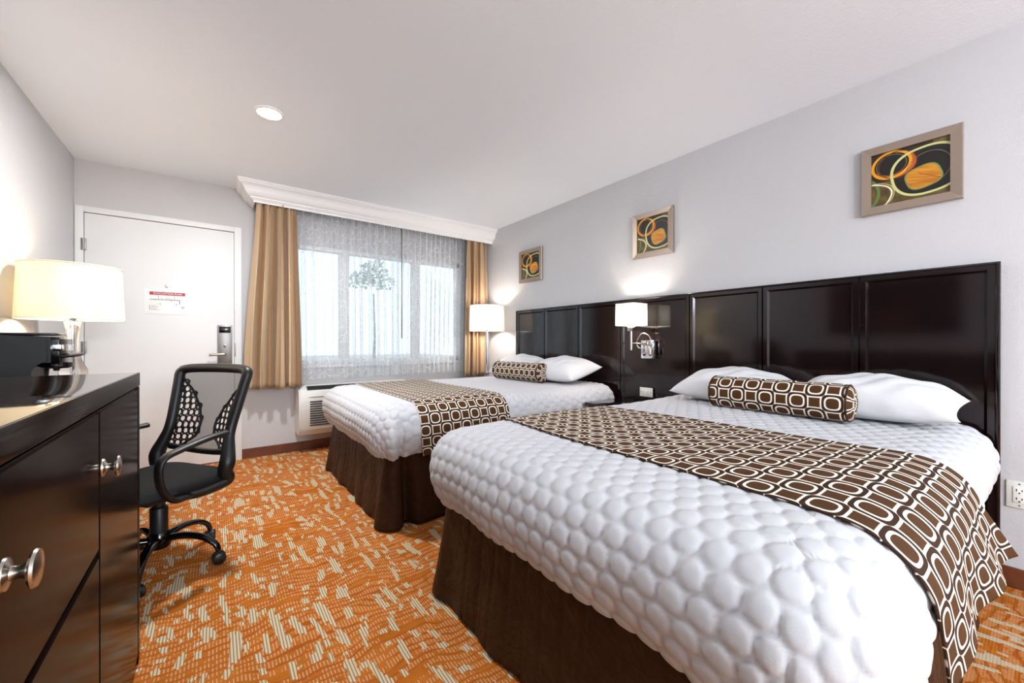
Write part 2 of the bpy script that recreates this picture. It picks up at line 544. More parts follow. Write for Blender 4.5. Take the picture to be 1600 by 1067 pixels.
bm = BM(); lathe(bm, [(.0, 0), (.011, 0), (.011, .01), (.004, .012), (.0, .012)], 16, Matrix.Translation((0.066, YW - .032, 1.03)) @ Matrix.Rotation(PI / 2, 4, 'X'))
box(bm, .062, .070, YW - .05, YW - .042, 1.012, 1.048, .002)
obj('thumb_turn', bm, m_nickel, lk, auto=40)
bm = BM(); tube(bm, catmull([(0.066, YW - .03, .955), (0.066, YW - .075, .955), (0.045, YW - .082, .955), (-.045, YW - .080, .95)], 6), .011, 12)
obj('lever_handle', bm, m_nickel, door, smooth=True)
bx('latch_strike', (DX1 + .002, DX1 + .01, YW - .018, YW - .014, .93, 1.05), m_steel, door, .001)
bm = BM(); lathe(bm, [(0, 0), (.012, 0), (.012, .006), (.006, .008), (0, .008)], 16, Matrix.Translation((-.325, YW - .005, 1.522)) @ Matrix.Rotation(PI / 2, 4, 'X'))
obj('peephole', bm, m_chrome, door, auto=40)

# crown moulding cornice over the curtains (pelmet)
CX0 = 0.146
prof = [(3.990, 2.440), (3.990, 2.424), (3.998, 2.418), (3.998, 2.408), (4.010, 2.404), (4.026, 2.392), (4.036, 2.374), (4.044, 2.354),
        (4.058, 2.336), (4.074, 2.326), (4.084, 2.322), (4.084, 2.312), (4.094, 2.306), (4.100, 2.298), (4.110, 2.296), (4.110, 2.282),
        (4.122, 2.282), (4.122, 2.440)]
bm = BM()
rows = []
for y, z in prof:
    o = y - 3.99
    rows.append([bm.verts.new((XR, y, z)), bm.verts.new((CX0 + o, y, z)), bm.verts.new((CX0 + o, YW, z))])
for a, b in zip(rows, rows[1:]):
    bm.faces.new((a[0], a[1], b[1], b[0])); bm.faces.new((a[1], a[2], b[2], b[1]))
bx0 = obj('trim_1', bm, m_plaster)
finish(bx0, kind='structure')
bx('curtain_rail', (0.30, XR - .01, 4.15, 4.175, 2.36, 2.385), m_plastic, bx0, .003)

# ------------------------------------------------------------------ outside the window
struct('ground', box(BM(), -14, 18, YW + .5, 40, -0.35, -0.2), m_concrete)
def tree(loc, h, r, label):
    t = thing('tree', label, 'tree', loc)
    bm = BM(); tube(bm, [(0, 0, 0), (.05, .02, h * .3), (0, 0, h * .65)], .05, 10, rads=[.06, .045, .03]); obj('trunk', bm, m_bark, t, smooth=True)
    vs, fs = [], []
    for _ in range(520):
        d = rng.normal(size=3); d /= np.linalg.norm(d); q = d * r * (rng.random() ** .35) * np.array([1, 1, .75]) + np.array([0, 0, h * .8]) + np.array([(.9, 0, -.5), (-.5, .2, .1), (.1, -.1, .6), (-1.2, 0, -.6)][rng.integers(4)]) * r * .8
        a = rng.normal(size=3); a /= np.linalg.norm(a); b = np.cross(a, rng.normal(size=3)); b /= np.linalg.norm(b)
        s = .07; n = len(vs)
        vs += [q - a * s, q + b * s * .6, q + a * s, q - b * s * .6]; fs.append((n, n + 1, n + 2, n + 3))
    finish(raw('crown', vs, fs, m_leaf, t, smooth=False), kind='stuff')
tree((4.9, 15.5, -.2), 4.8, .5, 'leafy green tree outside beyond the sheer curtains')

# ------------------------------------------------------------------ curtains
def curtain(name, x0t, x1t, x0b, x1b, zt, zb, y0, folds, amp, mat, parent=None, nx=160, nz=40, flare=1.0, seed=0, hem=0.0):
    rs = np.random.default_rng(seed)
    t = np.linspace(0, 1, nx); s = np.linspace(0, 1, nz)
    ph = t * folds * 2 * PI + 0.9 * np.sin(t * folds * .9 + rs.random() * 6) + .5 * np.sin(t * folds * 2.3 + rs.random() * 6)
    am = 0.7 + 0.3 * np.sin(t * 9 + seed)
    V = np.zeros((nz, nx, 3)); UV = np.zeros((nz, nx, 2))
    for k, a in enumerate(s):
        e = a * a * (3 - 2 * a)
        x = (x0t + (x1t - x0t) * t) * (1 - e ** .8) + (x0b + (x1b - x0b) * t) * e ** .8
        A = amp * (0.55 + 0.45 * min(1, a * 3) + flare * .35 * a) * am
        top = 0.5 * amp * max(0, 1 - a * 12) * np.sin(ph * 2.0)
        y = y0 + A * np.sin(ph + 0.25 * np.sin(a * 5 + t * 6)) + top
        x = x + A * 0.45 * np.sin(2 * ph + .6) * (0.5 + .5 * a)
        z = zt + (zb + hem * np.sin(ph * .5) - zt) * a
        V[k, :, 0], V[k, :, 1], V[k, :, 2] = x, y, z
        UV[k, :, 0] = t * abs(x1b - x0b) * 2.2; UV[k, :, 1] = z
    return raw(name, V.reshape(-1, 3), grid_faces(nz, nx), mat, parent, True, UV.reshape(-1, 2))

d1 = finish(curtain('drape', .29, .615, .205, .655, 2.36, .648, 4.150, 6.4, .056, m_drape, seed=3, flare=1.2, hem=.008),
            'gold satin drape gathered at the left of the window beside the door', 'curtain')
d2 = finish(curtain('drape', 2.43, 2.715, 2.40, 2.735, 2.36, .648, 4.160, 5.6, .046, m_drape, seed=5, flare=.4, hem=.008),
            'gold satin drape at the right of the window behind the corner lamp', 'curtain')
for d in (d1, d2):
    md = d.modifiers.new('thick', 'SOLIDIFY'); md.thickness = .003; md.offset = 0
s1 = finish(curtain('sheer_curtain', .60, 1.60, .61, 1.62, 2.36, .70, 4.235, 13, .026, m_sheer, nx=420, seed=2, flare=.4),
            'white patterned sheer curtain over the left half of the window', 'curtain')
s2 = finish(curtain('sheer_curtain', 1.56, 2.46, 1.54, 2.44, 2.36, .70, 4.260, 14, .024, m_sheer, nx=420, seed=9, flare=.4),
            'white patterned sheer curtain over the right half of the window', 'curtain')
bm = BM(); tube(bm, [(1.635, 4.205, 2.34), (1.635, 4.203, 1.6), (1.635, 4.205, 1.10)], .006, 8)
obj('curtain_wand', bm, m_steel, s2, smooth=True)

# ------------------------------------------------------------------ wall air conditioner under the window
ac = thing('air_conditioner', 'white wall air conditioner under the window behind the far bed', 'air conditioner', (0, 0, -.014))
AX0, AX1 = .615, 1.69
poly = [(YW - .001, .20), (YW - .001, .655), (YW - .155, .655), (YW - .235, .615), (YW - .25, .575), (YW - .25, .26), (YW - .20, .20)]
bm = prism(BM(), poly, 'x', AX0, AX1)
bmesh.ops.bevel(bm, geom=[e for e in bm.edges if abs(e.verts[0].co.x - e.verts[1].co.x) < .01 and e.verts[0].co.y < YW - .01 and e.verts[1].co.y < YW - .01], offset=.012, segments=2, affect='EDGES')
obj('housing', bm, m_acpl, ac, auto=40)
for k in range(11):
    z = .29 + k * .022
    bx('louver', (AX0 + .09, AX1 - .09, YW - .256, YW - .249, z, z + .009), m_dark, ac)
def slope(t, o):
    return (YW - .158 - .074 * t - .0004 - o * .45, .6535 - .037 * t + o * .9)
gr = obj('top_grille', prism(BM(), [slope(.05, .0), slope(.92, .0), slope(.92, .003), slope(.05, .003)], 'x', AX0 + .07, AX1 - .07), m_grille, ac)
for k in range(6):
    t = .10 + k * .14
    obj('slat', prism(BM(), [slope(t, .003), slope(t + .08, .003), slope(t + .08, .006), slope(t, .006)], 'x', AX0 + .075, AX1 - .075), m_dark, gr)
bx('front_vent', (AX0 + .08, AX1 - .08, YW - .258, YW - .245, .560, .568), m_acpl, ac, .003)

# ------------------------------------------------------------------ headboard wall panel
HX = XR - .0015
hb = thing('headboard', 'long glossy espresso wood headboard panel behind both beds', 'headboard', (0, 0, 0))
HY0, HY1, HZ0, HZ1 = .117, 3.553, .12, 1.405
bx('backing', (XR - .020, HX, HY0, HY1, HZ0, HZ1), m_head, hb)
sp = [.117, .577, 1.04, 1.514, 2.121, 2.606, 3.085, 3.553]
def panel(y0, y1, x0, x1):
    """raised field with a bevelled border"""
    bm = BM()
    box(bm, x0, x1, y0, y1, HZ0 + .004, HZ1 - .004)
    f = min(bm.faces, key=lambda f: f.calc_center_median().x)
    r = bmesh.ops.inset_region(bm, faces=[f], thickness=.030, depth=0)
    f = min([g for g in bm.faces if len(g.verts) == 4], key=lambda f: (round(f.calc_center_median().x, 4), -f.calc_area()))
    r = bmesh.ops.inset_region(bm, faces=[f], thickness=.014, depth=-.012)
    return bm
for a, b in zip(sp, sp[1:]):
    o = obj('panel', panel(a + .004, b - .004, XR - .040, XR - .018), m_head, hb)
bx('end_cap', (XR - .046, XR - .018, HY0 - .012, HY0 + .002, HZ0, HZ1 + .003), m_head, hb, .003)
bx('end_cap', (XR - .046, XR - .018, HY1 - .002, HY1 + .012, HZ0, HZ1 + .003), m_head, hb, .003)
bx('top_cap', (XR - .044, XR - .018, HY0 - .012, HY1 + .012, HZ1 - .003, HZ1 + .008), m_head, hb, .003)

# ------------------------------------------------------------------ beds
BW = 1.47     # width of the spread
def pfun(e, P):
    """profile: arclength e -> (offset, z)"""
    return np.interp(e, P[0], P[1]), np.interp(e, P[0], P[2])
def make_profile(pts):
    c = np.array([list(v) for v in catmull([(a, b, 0) for a, b in pts], 12)])[:, :2]
    d = np.r_[0, np.cumsum(np.hypot(*np.diff(c, axis=0).T))]
    return d, c[:, 0], c[:, 1]
R0 = .16      # inset of the flat field from the outline
TOPZ = .695
PROF = make_profile([(0, TOPZ), (.05, TOPZ - .004), (.10, TOPZ - .020), (.142, TOPZ - .058), (.164, TOPZ - .115), (.165, TOPZ - .175), (.148, TOPZ - .235), (.118, TOPZ - .285)])

def coins(u, v):
    """height of the round quilting at pattern point u (foot->head), v (across)"""
    a, b, R, H = .0600, .0560, .0294, .0080
    j = np.floor(u / b + .5)
    vv = v + (np.mod(j, 2) * .5) * a
    dv = vv - np.floor(vv / a + .5) * a
    du = u - j * b
    def coin(du, dv): return np.sqrt(du * du + dv * dv)
    r = coin(du, dv)
    for k in (-1, 1):
        jj = j + k
        v2 = v + (np.mod(jj, 2) * .5) * a
        d2 = v2 - np.floor(v2 / a + .5) * a
        r = np.minimum(r, coin(u - jj * b, d2))
    t = r / R
    inside = H * np.clip(1 - t ** 3.6, 0, 1) ** .55
    outside = H * .50 * np.clip((t - 1) / .20, 0, 1) ** .6
    return np.where(t < 1, inside, outside)

def bedspread(name, loc, label, fold):
    """local frame: x 0 at the headboard end, foot at -L ; y 0..BW"""
    L = 1.995
    st = .0068
    ix0, ix1, iy0, iy1 = -(L - R0), -.02, R0, BW - R0
    nx = int((ix1 - ix0) / st); ny = int((iy1 - iy0) / st)
    xs = np.linspace(ix0, ix1, nx); ys = np.linspace(iy0, iy1, ny)
    # ---- flat field
    X, Y = np.meshgrid(xs, ys, indexing='ij')
    # ---- skirted border: perimeter points with normals
    per = [(x, iy0, 0, -1) for x in xs[::-1]]
    nc = 46
    per += [(ix0, iy0, -math.sin(k / nc * PI / 2), -math.cos(k / nc * PI / 2)) for k in range(1, nc)]
    per += [(ix0, y, -1, 0) for y in ys]
    per += [(ix0, iy1, -math.cos(k / nc * PI / 2), math.sin(k / nc * PI / 2)) for k in range(1, nc)]
    per += [(x, iy1, 0, 1) for x in xs]
    per = np.array(per)
    el = np.linspace(0, PROF[0][-1], 72)
    off, zz = pfun(el, PROF)
    do, dz = np.gradient(off, el), np.gradient(zz, el)
    # unified pattern positions
    Pu = np.r_[X.ravel(), (per[:, None, 0] + per[:, None, 2] * el[None]).ravel()]
    Pv = np.r_[Y.ravel(), (per[:, None, 1] + per[:, None, 3] * el[None]).ravel()]
    h = coins(Pu - ix0, Pv)
    base = np.zeros((len(h), 3)); nor = np.zeros((len(h), 3))
    n0 = X.size
    base[:n0, 0] = X.ravel(); base[:n0, 1] = Y.ravel(); base[:n0, 2] = TOPZ
    nor[:n0, 2] = 1
    B = np.zeros((len(per), len(el), 3)); Nn = np.zeros_like(B)
    arc = np.arange(len(per)) * st
    # wavy hem and slack
    wav = .010 * np.sin(arc * 7.0 + 1.0) + .006 * np.sin(arc * 17 + 2)
    k = (el / el[-1])[None] ** 2
    dd = off[None] + wav[:, None] * k
    B[..., 0] = per[:, None, 0] + per[:, None, 2] * dd
    B[..., 1] = per[:, None, 1] + per[:, None, 3] * dd
    B[..., 2] = zz[None] + .008 * np.sin(arc * 5 + .5)[:, None] * k
    Nn[..., 0] = per[:, None, 2] * -dz[None]; Nn[..., 1] = per[:, None, 3] * -dz[None]; Nn[..., 2] = do[None]
    # gathered fold at the foot corner nearest the aisle
    if fold:
        ang = np.arctan2(-per[:, 2], -per[:, 3]); isc = (per[:, 0] <= ix0 + 1e-6) & (per[:, 1] <= iy0 + 1e-6)
        g = np.where(isc, np.exp(-((ang - .45) / .16) ** 2) * .045 - np.exp(-((ang - .16) / .10) ** 2) * .030, 0)
        kk = np.clip((el - .12) / .22, 0, 1)[None]
        B[..., 0] += (per[:, 2] * g)[:, None] * kk; B[..., 1] += (per[:, 3] * g)[:, None] * kk
    base[n0:] = B.reshape(-1, 3); nor[n0:] = Nn.reshape(-1, 3)
    ln = np.linalg.norm(nor, axis=1, keepdims=True); nor /= np.maximum(ln, 1e-6)
    # gentle overall loft of the top
    soft = .006 * np.sin(base[:, 0] * 4.1 + 1) * np.sin(base[:, 1] * 5.2)
    V = base + nor * h[:, None]; V[:, 2] += soft * np.clip((base[:, 2] - .5) / .15, 0, 1)
    F = grid_faces(nx, ny) + grid_faces(len(per), len(el), n0)
    o = raw(name, V, F, m_quilt, None, True)
    o.location = loc
    return finish(o, label, 'bedspread', 'white quilted bedspreads')

def runner(name, loc, label, x0, x1, flare, seed):
    """cloth strip laid across the bed from hem to hem; local frame like the spread"""
    el = np.linspace(0, PROF[0][-1] + .012, 60)
    off, zz = pfun(np.minimum(el, PROF[0][-1]), PROF)
    ext = np.maximum(0, el - PROF[0][-1]); zz = zz - ext
    off = np.maximum.accumulate(off) * 1.0         # cloth hangs plumb from the widest point
    yy = np.r_[(R0 - off)[::-1], np.linspace(R0, BW - R0, 90)[1:-1], (BW - R0 + off)]
    zs = np.r_[zz[::-1], np.full(88, TOPZ), zz]
    sarc = np.r_[-el[::-1], np.linspace(0, BW - 2 * R0, 90)[1:-1], BW - 2 * R0 + el]
    dn = np.r_[np.ones(60), np.zeros(88), np.zeros(60)]
    nu = 70
    us = np.linspace(x0, x1, nu)
    V = np.zeros((nu, len(yy), 3)); UV = np.zeros((nu, len(yy), 2))
    dropn = np.clip((TOPZ - .12 - zs) / .2, 0, 1) * dn
    dropf = np.clip((TOPZ - .12 - zs) / .2, 0, 1) * (1 - dn)
    for i, u in enumerate(us):
        t = (u - x0) / (x1 - x0)
        V[i, :, 0] = u + flare * (.10 + .10 * t) * dropn + flare * ((t - .5) * .14) * (1 - np.clip(yy / BW, 0, 1))
        V[i, :, 1] = yy - dropn * flare * (.006 + .045 * t * t + .030 * (.5 - .5 * np.cos(t * PI * 4.4 + .4)) * (.35 + .9 * t)) + dropf * .008 * math.sin(t * 9)
        V[i, :, 2] = zs + .013 - .006 * np.clip((TOPZ - zs) / .3, 0, 1)
        # bulge outward to stay clear of the quilting
        side = np.sign(yy - BW / 2) * np.clip((TOPZ - zs) / .1, 0, 1)
        V[i, :, 1] += side * .012
        UV[i, :, 0] = u; UV[i, :, 1] = sarc
    V[..., 2] += .006 * np.sin(V[..., 0] * 4.1 + 1) * np.sin(V[..., 1] * 5.2) * np.clip((V[..., 2] - .5) / .15, 0, 1)
    o = raw(name, V.reshape(-1, 3), grid_faces(nu, len(yy)), m_latt, None, True, UV.reshape(-1, 2))
    o.location = loc
    md = o.modifiers.new('thick', 'SOLIDIFY'); md.thickness = .004; md.offset = -1
    return finish(o, label, 'bed runner', 'brown lattice bed runners')

def skirt_mesh(seed):
    """pleated valance; x -1.96..0, y .06..1.44"""
    rs = np.random.default_rng(seed)
    x1, x0, y0, y1 = -.03, -1.905, .065, BW - .065
    r = .05
    pts, nrm = [], []
    def add(p, n): pts.append(p); nrm.append(n)
    st = .012
    for x in np.arange(x1, x0 + r, -st): add((x, y0), (0, -1))
    for k in range(1, 12): a = k / 12 * PI / 2; add((x0 + r - r * math.sin(a), y0 + r - r * math.cos(a)), (-math.sin(a), -math.cos(a)))
    for y in np.arange(y0 + r, y1 - r, st): add((x0, y), (-1, 0))
    for k in range(1, 12): a = k / 12 * PI / 2; add((x0 + r - r * math.cos(a), y1 - r + r * math.sin(a)), (-math.cos(a), math.sin(a)))
    for x in np.arange(x0 + r, x1, st): add((x, y1), (0, 1))
    pts = np.array(pts); nrm = np.array(nrm)
    s = np.r_[0, np.cumsum(np.hypot(*np.diff(pts, axis=0).T))]
    zs = np.linspace(.47, .012, 26)
    V = np.zeros((len(zs), len(s), 3))
    i_c1 = np.argmin(np.abs(pts - np.array([x0, y0])).sum(1)); i_c2 = np.argmin(np.abs(pts - np.array([x0, y1])).sum(1))
    for k, z in enumerate(zs):
        a = (.47 - z) / .46
        rib = -.004 * (np.abs(np.mod(s / .085, 1) - .5) > .45)
        wob = .008 * np.sin(s * 11 + 2 * a) * a + .006 * np.sin(s * 29 + 3) * a
        fl = .042 * a ** 1.2
        for ic in (i_c1, i_c2):
            q = (s - s[ic])
            qq = q if ic == i_c2 else -q
            fl = fl - .070 * np.exp(-((qq - .085) / .036) ** 2) * min(1, a * 2.2) + .008 * np.exp(-((qq - .15) / .02) ** 2) * a
            fl = fl + a ** 1.1 * (.034 * np.exp(-(q / .10) ** 2)) 
        headend = .045 * a * np.exp(-((s) / .12) ** 2)
        o = rib + wob + fl + headend
        V[k, :, :2] = pts + nrm * o[:, None]; V[k, :, 2] = z
    return V, grid_faces(len(zs), len(s))

def bed(loc, label):
    t = thing('bed', label, 'bed', loc)
    bx('box_spring', (-1.80, -.03, .19, BW - .19, .10, .40), m_skirt, t, .02)
    bx('mattress', (-1.89, -.03, .08, BW - .08, .40, .665), m_pillow, t, .06, 4)
    for x in (-1.7, -.2):
        for y in (.3, BW - .3):
            bm = BM(); lathe(bm, [(.028, 0), (.03, .01), (.03, .1)], 14, Matrix.Translation((x, y, 0))); obj('leg', bm, m_black, t, auto=40)
    V, F = skirt_mesh(1)
    o = raw('bed_skirt', V.reshape(-1, 3), F, m_skirt, t, True)
    md = o.modifiers.new('thick', 'SOLIDIFY'); md.thickness = .004; md.offset = -1
    return t
B1 = (2.695, .122, 0); B2 = (2.695, 2.150, 0)
bed(B1, 'near bed with dark brown pleated skirt closest to the camera')
bed(B2, 'far bed with dark brown pleated skirt beside the window')
bedspread('bedspread', B1, 'white bedspread with round coin quilting on the near bed', False)
bedspread('bedspread', B2, 'white bedspread with round coin quilting on the far bed by the window', True)
runner('bed_runner', B1, 'brown and cream lattice runner across the near bed, flaring at the aisle', -1.62, -.97, 1.0, 1)
runner('bed_runner', B2, 'brown and cream lattice runner across the far bed by the window', -1.74, -1.13, .15, 2)

def pillow(name, loc, rot, label, w=.61, d=.39, hgt=.205):
    n = 48
    a = np.linspace(-1, 1, n)
    A, Bq = np.meshgrid(a, a, indexing='ij')
    f = (np.clip(1 - np.abs(A) ** 2.6, 0, 1) * np.clip(1 - np.abs(Bq) ** 2.6, 0, 1)) ** .52
    # sides drawn in between the pointed corners
    X = A * w / 2 * (1 - .075 * (1 - np.abs(Bq) ** 2.5) * np.abs(A) ** 2)
    Y = Bq * d / 2 * (1 - .085 * (1 - np.abs(A) ** 2.5) * np.abs(Bq) ** 2)
    wr = .006 * np.sin(A * 7 + Bq * 4) * f + .004 * np.sin(A * 15 - Bq * 9 + 1) * f
    top = np.stack([X, Y, f * hgt * .62 + wr], -1).reshape(-1, 3)
    bot = np.stack([X, Y, -f * hgt * .30], -1).reshape(-1, 3)
    F = grid_faces(n, n)
    F2 = [tuple(i + n * n for i in q[::-1]) for q in F]
    bm = BM()
    vs = [bm.verts.new(v) for v in np.r_[top, bot]]
    for q in F + F2: bm.faces.new([vs[i] for i in q])
    bmesh.ops.remove_doubles(bm, verts=bm.verts, dist=1e-4)
    o = obj(name, bm, m_pillow, None, smooth=True)
    o.location = loc; o.rotation_euler = rot
    return finish(o, label, 'pillow', 'white bed pillows')
tl = math.radians(7); t2 = math.radians(14)
# pillow local x runs along the room's y
pillow('pillow', (2.497, .49, .775), (tl, 0, PI / 2 * -1), 'plump white pillow on the near bed at the aisle side')
pillow('pillow', (2.497, 1.11, .775), (tl, 0, -PI / 2), 'white pillow on the near bed half hidden behind the bolster')
pillow('pillow', (2.495, 2.58, .795), (t2, 0, -PI / 2), 'plump white pillow on the far bed at the nightstand side')
pillow('pillow', (2.495, 3.20, .795), (t2, 0, -PI / 2), 'white pillow on the far bed at the window side')

def bolster(name, loc, rz, label, L=.62, r=.084):
    prof = [(.0, -L / 2 + .004), (r * .45, -L / 2 - .002), (r * .80, -L / 2 + .004), (r * .95, -L / 2 + .016), (r, -L / 2 + .034)]
    prof += [(r * (1 + .012 * math.sin(k)), -L / 2 + .034 + (L - .068) * k / 20) for k in range(1, 20)]
    prof += [(a, -z) for a, z in prof[:5][::-1]]
    seg = 48
    V, UV = [], []
    s = 0; px = None
    for a, z in prof:
        if px: s += math.hypot(a - px[0], z - px[1])
        px = (a, z)
        for i in range(seg + 1):
            th = 2 * PI * i / seg
            V.append((a * math.cos(th), z, a * math.sin(th))); UV.append((s, th * .084 * 1.0003))
    o = raw(name, V, grid_faces(len(prof), seg + 1), m_latt, None, True, UV)
    bm = BM(); bm.from_mesh(o.data); bmesh.ops.remove_doubles(bm, verts=bm.verts, dist=1e-5); bm.to_mesh(o.data); bm.free()
    for e in (-1, 1):
        pts = [(r * .97 * math.cos(2 * PI * k / 40), e * (L / 2 - .018), r * .97 * math.sin(2 * PI * k / 40)) for k in range(40)]
        obj('piping', tube(BM(), pts, .004, 6, True), m_skirt, o, smooth=True)
    o.location = loc; o.rotation_euler = (0, 0, rz)
    return finish(o, label, 'cushion', 'brown lattice bolsters')
bolster('bolster_cushion', (2.250, .800, .789), 0.02, 'brown lattice bolster cushion lying against pillows of the near bed')
bolster('bolster_cushion', (2.262, 2.91, .789), 0.10, 'brown lattice bolster cushion lying against pillows of the far bed')

# ------------------------------------------------------------------ nightstands
def nightstand(name, loc, wy, label):
    t = thing(name, label, 'nightstand', loc)     # local: x 0..-.42 out from wall, y 0..wy
    bx('top', (-.45, 0, 0, wy, .575, .60), m_head, t, .004)
    bx('cabinet', (-.42, 0, .01, wy - .01, .06, .575), m_head, t, .003)
    for z0, z1 in ((.32, .54), (.09, .31)):
        f = bx('drawer', (-.437, -.42, .025, wy - .025, z0, z1), m_head, t, .003)
        bm = BM(); lathe(bm, [(.006, 0), (.006, .018), (.016, .022), (.016, .028), (0, .030)], 16, Matrix.Translation((-.437, wy / 2, (z0 + z1) / 2)) @ Matrix.Rotation(-PI / 2, 4, 'Y'))
        obj('knob', bm, m_nickel, f, auto=40)
    bx('plinth', (-.40, -.01, .02, wy - .02, 0, .06), m_head, t)
nightstand('nightstand', (XR - .05, 1.70, 0), .40, 'low dark nightstand between the two beds under the sconce')
nightstand('nightstand', (XR - .02, 3.66, 0), .42, 'dark corner nightstand behind the far bed by the right drape')

# ------------------------------------------------------------------ table lamps
def drum(parent, z0, z1, r0, r1, mat, sy=1.0):
    prof = [(r0, z0), (r1, z1)]
    bm = lathe(BM(), prof, 56, None, False)
    bmesh.ops.remove_doubles(bm, verts=bm.verts, dist=1e-6)
    s = obj('lamp_shade', bm, mat, parent, auto=40)
    for r, z in ((r0, z0), (r1, z1)):
        bm = tube(BM(), [(r * math.cos(2 * PI * k / 56), r * math.sin(2 * PI * k / 56), z) for k in range(56)], .003, 6, True)
        obj('shade_rim', bm, mat, s, smooth=True)
    a0 = math.radians(-52); bm = BM()
    q = [[bm.verts.new((r * math.cos(a0 + d), r * math.sin(a0 + d), z)) for d in (-.03, .03)] for r, z in ((r0 + .001, z0), (r1 + .001, z1))]
    bm.faces.new((q[0][0], q[0][1], q[1][1], q[1][0])); obj('seam', bm, mat, s)
    bm = BM()
    for k in range(3):
        a = 2 * PI * k / 3
        tube(bm, [(0, 0, z1 - .03), (r1 * math.cos(a), r1 * math.sin(a), z1 - .004)], .0025, 6)
    tube(bm, [(0, 0, z1 - .1), (0, 0, z1 + .012)], .004, 8)
    lathe(bm, [(0, z1 + .012), (.007, z1 + .014), (.008, z1 + .02), (0, z1 + .028)], 12)
    obj('spider', bm, m_nickel, parent, auto=40)
    return s
def bulb(parent, z, strength, color=(255, 222, 186)):
    bm = lathe(BM(), [(0, z - .03), (.013, z - .03), (.014, z - .005), (.026, z + .022), (.028, z + .036), (.02, z + .056), (0, z + .064)], 20)
    return obj('bulb', bm, glow('lit bulb', color, strength), parent, smooth=True)
lampA = thing('table_lamp', 'lit ivory drum lamp with crystal stem on the desk beside the door', 'lamp', (-.632, 3.20, .76))
bm = lathe(BM(), [(0, 0), (.085, 0), (.088, .006), (.085, .014), (.04, .02), (.034, .03), (0, .03)], 40); obj('base', bm, m_chrome, lampA, auto=40)
bm = lathe(BM(), [(0, .03), (.048, .03), (.052, .05), (.046, .08), (.060, .125), (.058, .15), (.036, .20), (.025, .26), (.023, .32), (.026, .37), (.034, .415), (.034, .42), (0, .42)], 32)
obj('crystal_stem', bm, m_crystal, lampA, smooth=True)
bm = BM(); tube(bm, [(0, 0, .03), (0, 0, .50)], .007, 12); lathe(bm, [(.014, .42), (.017, .43), (.017, .47), (.012, .475)], 16); obj('rod', bm, m_chrome, lampA, auto=40)
drum(lampA, .425, .715, .208, .196, m_shade)
bulb(lampA, .54, 190, (255, 228, 200))
lampB = thing('table_lamp', 'lit white drum lamp with chrome pole in the window corner', 'lamp', (2.525, 3.86, .60))
bm = lathe(BM(), [(0, 0), (.085, 0), (.088, .008), (.082, .018), (.03, .024), (.03, .09), (.034, .10), (0, .10)], 36); obj('base', bm, m_chrome, lampB, auto=40)
bm = lathe(BM(), [(.020, .08), (.020, .58)], 24); obj('pole', bm, m_chrome, lampB, auto=40)
bm = lathe(BM(), [(.012, .58), (.017, .59), (.017, .63), (.012, .635)], 16); obj('socket', bm, m_nickel, lampB, auto=40)
drum(lampB, .59, .88, .205, .198, m_shadew)
bulb(lampB, .70, 270, (255, 242, 230))

# ------------------------------------------------------------------ sconce on the headboard
SX = XR - .050
sc = thing('wall_sconce', 'lit wall sconce with square white shade on the headboard between beds', 'wall lamp', (0, 0, 0))
pl = bx('back_plate', (SX - .028, SX + .012, 1.778, 1.893, .932, 1.075), m_chrome, sc, .004)
for y in (1.808, 1.863):
    bm = lathe(BM(), [(0, 0), (.008, 0), (.008, .008), (.005, .011), (0, .011)], 14, Matrix.Translation((SX - .028, y, .960)) @ Matrix.Rotation(-PI / 2, 4, 'Y')); obj('button', bm, m_dark, pl, auto=40)
bx('bracket', (SX - .075, SX - .025, 1.815, 1.855, 1.035, 1.068), m_nickel, sc, .003)
bm = BM(); tube(bm, [(SX - .055, 1.835, 1.05), (SX - .13, 1.905, 1.05)], .006, 10); obj('swing_arm', bm, m_nickel, sc, smooth=True)
SCx, SCy = SX - .135, 1.905
bm = lathe(BM(), [(.009, .998), (.009, 1.15)], 16, Matrix.Translation((SCx, SCy, 0))); obj('stem', bm, m_nickel, sc, auto=40)
bm = box(BM(), SCx - .022, SCx + .022, SCy - .022, SCy + .022, 1.145, 1.195, .004); obj('socket', bm, m_nickel, sc, auto=40)
# square shade, open top and bottom
bm = BM()
hw0, hw1, z0, z1, th = .086, .084, 1.187, 1.357, .002
ring = lambda h, z: [bm.verts.new((SCx + sx * h, SCy + sy * h, z)) for sx, sy in ((-1, -1), (1, -1), (1, 1), (-1, 1))]
a, b = ring(hw0, z0), ring(hw1, z1)
for p, q in ((a, b),):
    for i in range(4): bm.faces.new((p[i], p[(i + 1) % 4], q[(i + 1) % 4], q[i]))
sh = obj('lamp_shade', bm, m_shadew, sc)
bm = BM(); tube(bm, [(SCx, SCy, 1.19), (SCx, SCy, 1.25)], .005, 8); tube(bm, [(SCx - hw0 + .002, SCy, 1.20), (SCx + hw0 - .002, SCy, 1.20)], .002, 6); tube(bm, [(SCx, SCy - hw0 + .002, 1.20), (SCx, SCy + hw0 - .002, 1.20)], .002, 6)
obj('shade_fitter', bm, m_nickel, sc, smooth=True)
bm = lathe(BM(), [(0, 1.225), (.012, 1.225), (.024, 1.26), (.026, 1.275), (.018, 1.295), (0, 1.303)], 20, Matrix.Translation((SCx, SCy, 0))); obj('bulb', bm, glow('lit sconce bulb', (255, 240, 226), 260), sc, smooth=True)
